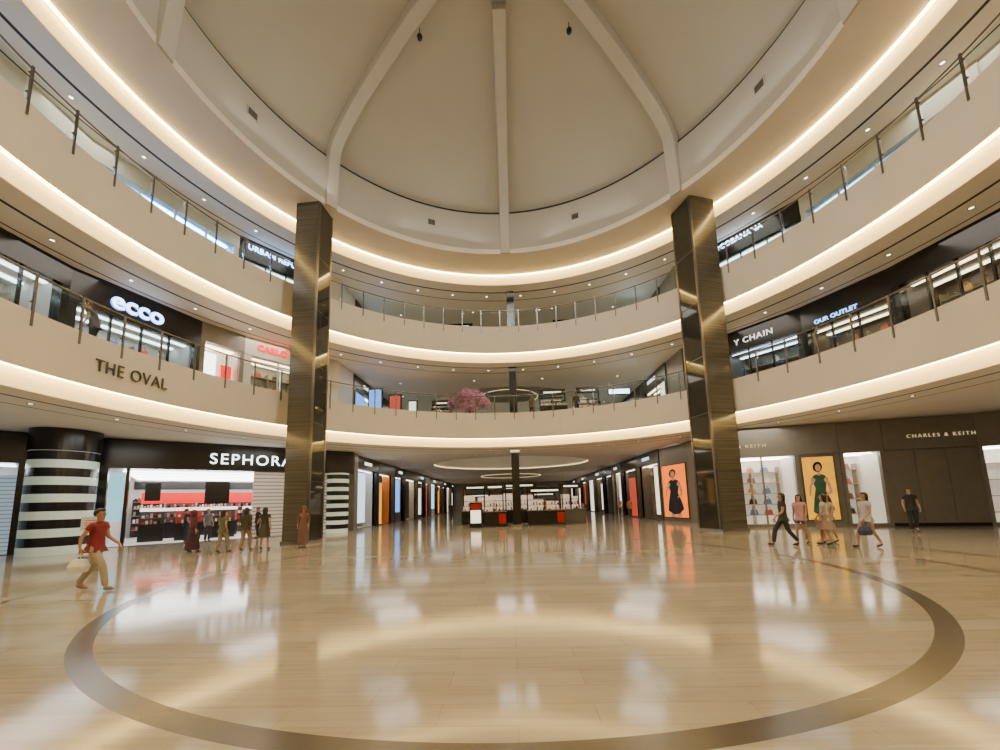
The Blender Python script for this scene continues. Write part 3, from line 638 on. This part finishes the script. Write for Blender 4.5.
x,y=(-15.5,14.5); area('storefront_fill',(x,y,4.85),2.0,90,(.95,.97,1))  # fill lamp added to brighten the store front and striped pillar
w=bpy.data.worlds.new('world'); S.world=w; w.use_nodes=True; w.node_tree.nodes['Background'].inputs[0].default_value=(.9,.8,.65,1); w.node_tree.nodes['Background'].inputs[1].default_value=.3
# ---------------------------------------------------------------- people
SK=mat('skin_tone',(.42,.24,.155),.6,noise=.03); HAIR=mat('hair_black',(.015,.012,.01),.5)
def person(label,loc,yaw,h,topc,botc,bottom='trousers',sleeve='short',hair='short',stride=.0,bag=None,lean=0.0,shoe=(.03,.03,.03),armbend=.1,group=None):
    k=h/1.70; e=empty('person',loc,yaw); e.scale=(k,k,k); top(e,label,'person')
    s=stride
    l=lean
    def j(x,y,z): return (x,y-l*max(0,z-.95),z)
    hip=.93-abs(s)*.22
    J={'pel':j(0,0,hip+.04),'sp':j(0,0,hip+.2),'ch':j(0,0,hip+.38),'nk':j(0,0,hip+.51),'jaw':j(0,-.02,hip+.575),'hd':j(0,0,hip+.655),'tp':j(0,.005,hip+.725)}
    V=[];E=[];idx={}
    def add(n,p,r,frm=None):
        idx[n]=len(V); V.append((p,r))
        if frm is not None: E.append((idx[frm],idx[n]))
    add('pel',J['pel'],(.12,.09)); add('sp',J['sp'],(.10,.075),'pel'); add('ch',J['ch'],(.11,.08),'sp'); add('nk',J['nk'],.046,'ch'); add('jaw',J['jaw'],.062,'nk'); add('hd',J['hd'],(.082,.096),'jaw'); add('tp',J['tp'],.062,'hd')
    hands=[]; JJ={}
    for sg in (-1,1):
        t='l' if sg<0 else 'r'; sw=s*sg
        sh=j(sg*.155,0,hip+.45); el=j(sg*.20,-sw*.3+.03,hip+.18); 
        wr=j(sg*.21,-sw*.65-armbend*.8,hip-.04+armbend*.6)
        pm=(wr[0],wr[1]-.01-armbend*.1,wr[2]-.07)
        add('sh'+t,sh,.050,'ch'); add('el'+t,el,.038,'sh'+t); add('wr'+t,wr,.026,'el'+t); add('pm'+t,pm,(.022),'wr'+t)
        for fi,(dy,ln) in enumerate(((-.03,.075),(-.01,.085),(.01,.08),(.03,.065))):
            a=(pm[0],pm[1]+dy,pm[2]-.045); b=(pm[0]-sg*.012,pm[1]+dy-.004,pm[2]-.045-ln*.5); c=(pm[0]-sg*.03,pm[1]+dy-.006,pm[2]-.045-ln*.9)
            add('f%d%s'%(fi,t),a,.009,'pm'+t); add('g%d%s'%(fi,t),b,.008,'f%d%s'%(fi,t)); add('h%d%s'%(fi,t),c,.007,'g%d%s'%(fi,t))
        add('th'+t,(pm[0]-sg*.012,pm[1]-.045,pm[2]+.0),.010,'pm'+t); add('ti'+t,(pm[0]-sg*.02,pm[1]-.065,pm[2]-.035),.008,'th'+t)
        hands.append(pm)
        hp=(sg*.085,0,hip-.04)
        an=(sg*.085,sw,.08+(.06 if sw>0.02 else 0)) 
        kn=(sg*.09,(an[1])*.5-.04-abs(s)*.12,(hip)*.5+.04)
        toe=(sg*.10,an[1]-.15,.035)
        add('hp'+t,hp,.082,'pel'); add('kn'+t,kn,.053,'hp'+t); add('an'+t,an,.036,'kn'+t); add('to'+t,toe,.03,'an'+t)
        JJ[t]=(sh,el,wr,hp,kn,an,toe)
    skin('body',V,E,SK,e,0)
    tm=mat('cloth_%.2f_%.2f_%.2f'%topc,topc,.8,nscale=6); bm_=mat('cloth_%.2f_%.2f_%.2f'%botc,botc,.8,nscale=6)
    TV=[(j(0,0,hip-.10),(.165,.130)),(j(0,0,hip+.03),(.160,.125)),(J['sp'],(.145,.115)),(J['ch'],(.158,.122)),(j(0,0,hip+.47),(.10,.09)),(j(0,0,hip+.53),.062)];TE=[(0,1),(1,2),(2,3),(3,4),(4,5)]
    for t in 'lr':
        sh,el,wr=JJ[t][:3]; n=len(TV)
        mid=tuple((a+b)/2 for a,b in zip(sh,el))
        TV+=[(sh,.070),(mid if sleeve=='short' else el,.057)]; TE+=[(3,n),(n,n+1)]
        if sleeve=='long': TV.append((wr,.040)); TE.append((n+1,n+2))
    skin('dress_bodice' if bottom=='dress' else 'shirt',TV,TE,tm,e,1)
    if bottom in('trousers','shorts'):
        BV=[((0,0,hip+.16),(.125,.10)),((0,0,hip+.02),(.148,.12))];BE=[(0,1)]
        for t in 'lr':
            hp,kn,an=JJ[t][3:6]; n=len(BV); BV+=[(hp,.102)]; BE.append((1,n))
            if bottom=='trousers': BV+=[(kn,.074),((an[0],an[1],an[2]-.0),.058)]; BE+=[(n,n+1),(n+1,n+2)]
            else: BV+=[(tuple((a*.45+b*.55) for a,b in zip(hp,kn)),.09)]; BE+=[(n,n+1)]
        skin(bottom,BV,BE,bm_,e,0)
    else:
        hem=.12 if bottom in('dress','long_skirt') else .5
        ring=16;V2=[];F2=[]
        lv=[(hip+.14,.125,.1),(hip,.165,.135),(hem+(hip-hem)*.5,.19,.17+abs(s)*.3),(hem,.20,.18+abs(s)*.6)]
        for z,rx,ry in lv:
            for i in range(ring):
                t=2*pi*i/ring; fl=1+.05*math.sin(t*5)*(z<hip); V2.append((rx*math.cos(t)*fl,ry*math.sin(t)*fl,z))
        for a in range(3):
            for i in range(ring): F2.append((a*ring+i,a*ring+(i+1)%ring,(a+1)*ring+(i+1)%ring,(a+1)*ring+i))
        mk('skirt',V2,F2,bm_,e,smooth=True)
    sm=mat('shoe_%.2f'%shoe[0],shoe,.5)
    for t in 'lr':
        an,to=JJ[t][5:7]
        skin('shoe',[((an[0],an[1]+.03,an[2]-.035),.042),((to[0],to[1]+.04,.045),.04),((to[0],to[1]-.02,.035),.032)],[(0,1),(1,2)],sm,e,0)
    hz=J['hd'][2]; hy=J['hd'][1]
    me=bpy.data.meshes.new('hair'); bm=bmesh.new(); bmesh.ops.create_icosphere(bm,subdivisions=3,radius=1)
    dele=[]
    for v in bm.verts:
        x,y,z=v.co
        if hair=='hijab':
            v.co=(x*.115,y*.125+.01,z*.13); 
            if y<-.62 and abs(x)<.62 and -.62<z<.5: dele.append(v)
            elif z<-.3: v.co.x*=1.35; v.co.y*=1.1; v.co.z*=1.6
        else:
            if y<-.35 and z<.45: dele.append(v); continue
            if hair=='short' and z<-.15-.5*max(0,y): dele.append(v); continue
            v.co=(x*.092,y*.108+.012,z*.105+.008)
            if hair=='long' and z<-.2: v.co.z-=.22*(-z-.2)/.8*1.3; v.co.x*=1.15; v.co.y=max(v.co.y,.02)
    bmesh.ops.delete(bm,geom=dele,context='VERTS')
    for v in bm.verts: v.co+=Vector((0,hy,hz))
    bm.to_mesh(me); bm.free(); me.materials.append(HAIR if hair!='hijab' else tm)
    for p_ in me.polygons: p_.use_smooth=True
    o=bpy.data.objects.new('headscarf' if hair=='hijab' else 'hair',me); o.parent=e; link(o)
    so=o.modifiers.new('sol','SOLIDIFY'); so.thickness=.012
    for sg in (-1,1): box('eye',(sg*.032-.011,sg*.032+.011,hy-.090,hy-.07,hz+.0,hz+.012),DARK,e)
    mk('nose',[(-.014,hy-.07,hz-.03),(.014,hy-.07,hz-.03),(0,hy-.108,hz-.028),(0,hy-.075,hz+.02)],[(0,2,1),(0,3,2),(1,2,3),(0,1,3)],SK,e)
    box('mouth',(-.022,.022,hy-.086,hy-.06,hz-.055,hz-.047),mat('lip',(.4,.12,.1),.5),e)
    if bag:
        hs=hands[0 if bag[1]<0 else 1]; wl=Matrix.Rotation(yaw,3,'Z')@(Vector(hs)*k)
        b=empty('shopping_bag',(loc[0]+wl.x,loc[1]+wl.y,loc[2]+wl.z-.08),yaw); b.scale=(.8,.8,.85); top(b,bag[2],'bag')
        m=mat('bag_%.2f_%.2f'%(bag[0][0],bag[0][1]),bag[0],.6)
        V3=[(-.06,-.12,-.12),(.06,-.12,-.12),(.06,.12,-.12),(-.06,.12,-.12),(-.11,-.18,-.28),(.11,-.18,-.28),(.11,.18,-.28),(-.11,.18,-.28),(-.08,-.15,-.42),(.08,-.15,-.42),(.08,.15,-.42),(-.08,.15,-.42)]
        F3=[(0,1,5,4),(1,2,6,5),(2,3,7,6),(3,0,4,7),(4,5,9,8),(5,6,10,9),(6,7,11,10),(7,4,8,11),(8,9,10,11),(0,3,2,1)]
        mk('bag_body',V3,F3,m,b)
        boxes('bag_handle',[(-.04,-.03,-.05,-.04,-.13,.02),(-.04,-.03,.04,.05,-.13,.02),(-.04,-.03,-.05,.05,.01,.02)],m,b)
    return e
person('man in a red shirt and beige trousers walking with plastic bags',(-8.75,8.0,0),pi/2+.2,1.76,(.20,.02,.02),(.36,.31,.23),'trousers','short','short',.30,((.75,.73,.70),-1,'white plastic carrier bag held in a hand'),.06,(.25,.2,.15))
person('woman in a long dark red top and skirt walking',(-12.1,14.5,0),2.6,1.62,(.10,.02,.03),(.05,.02,.03),'long_skirt','long','hijab',.12)
person('woman in olive top and beige trousers seen from behind',(-10.8,14.3,0),pi-.2,1.62,(.12,.12,.06),(.28,.22,.14),'trousers','short','long',.15)
person('woman in dark jacket and tan trousers walking away',(-10.2,14.7,0),pi,1.68,(.05,.045,.03),(.30,.22,.13),'trousers','long','long',.15)
person('woman in black top and short skirt walking away',(-9.6,14.9,0),pi+.1,1.66,(.03,.03,.03),(.05,.04,.03),'skirt','short','long',.1)
person('woman in a long brown dress with matching headscarf',(-8.35,15.4,0),.3,1.64,(.16,.08,.06),(.16,.08,.06),'dress','long','hijab',.05)
person('shopper in a black shirt browsing inside the store',(-15.9,18.6,0),pi-.5,1.68,(.02,.02,.02),(.04,.04,.06),'trousers','short','short',0)
person('shopper in a grey shirt browsing inside the store',(-15.3,19.2,0),1.2,1.65,(.15,.15,.17),(.03,.03,.05),'trousers','short','long',0)
person('store assistant in black standing by a counter',(-13.9,20.9,0),-.4,1.66,(.02,.02,.02),(.02,.02,.02),'trousers','short','short',0)
person('woman in black top and trousers walking briskly',(8.55,12.6,0),-pi/2-.3,1.72,(.025,.025,.03),(.03,.03,.04),'trousers','short','long',.30)
person('woman in a pink top and shorts walking',(9.3,12.9,0),-pi/2+.6,1.62,(.50,.28,.30),(.10,.12,.2),'shorts','short','long',.16)
person('woman in a white top with short skirt',(9.75,12.5,0),-pi/2-.8,1.62,(.5,.47,.45),(.30,.22,.17),'skirt','short','long',.14)
person('woman in a cream blouse and shorts walking',(10.35,13.1,0),-pi/2+.2,1.58,(.42,.35,.30),(.08,.1,.18),'shorts','short','long',.16)
person('woman in pale top and light shorts carrying a bag',(10.4,11.8,0),-pi/2,1.66,(.45,.45,.5),(.3,.3,.36),'shorts','short','long',.26,((.04,.05,.12),1,'small dark handbag held in a hand'))
person('man in black shirt and trousers standing by the wall',(15.7,15.8,0),-.5,1.74,(.02,.02,.022),(.02,.02,.022),'trousers','short','short',.05)
x,y=P(174.5,13.9); person('man in dark clothes leaning by the balcony railing',(x,y,6.9),-pi/2+.3,1.74,(.03,.03,.035),(.02,.02,.03),'trousers','short','short',.1,None,.35)
person('shopper in an orange top in the corridor',(9.3,31,0),0,1.65,(.5,.2,.08),(.1,.08,.08),'trousers','short','long',.1)
person('shopper in a pale pink shirt in the corridor',(9.6,35,0),0.3,1.7,(.5,.35,.32),(.1,.08,.08),'trousers','short','short',.1)
person('shopper in a dark shirt beside the kiosk',(-5.2,33,0),0.3,1.7,(.05,.05,.06),(.06,.05,.08),'trousers','short','short',.1)
person('kiosk assistant in black behind the counter',(3.2,28.0,0),0,1.65,(.02,.02,.02),(.02,.02,.02),'trousers','short','short',0)
person('shopper in a dark coat on the lower balcony',(4.4,24.6,6.9),0.3,1.7,(.05,.04,.04),(.05,.04,.05),'trousers','long','short',.05)
person('shopper in a brown top on the lower balcony',(1.5,24.7,6.9),-0.6,1.62,(.15,.08,.05),(.05,.05,.08),'trousers','long','long',.1)
e=empty('notice_stand',(-15.4,13.9,0),.7); top(e,'white notice board on a slim stand','sign stand')
box('stand_base',(-.25,.25,-.2,.2,0,.04),STEELB,e); box('stand_pole',(-.025,.025,-.025,.025,.04,.95),STEELB,e); box('notice_board',(-.3,.3,-.04,-.0,.95,1.45),mat('paper',(.6,.58,.55),.6),e)
boxes('notice_text',[(-.22,.22,-.045,-.04,1.03+.09*i,1.055+.09*i) for i in range(4)],PRED,e)
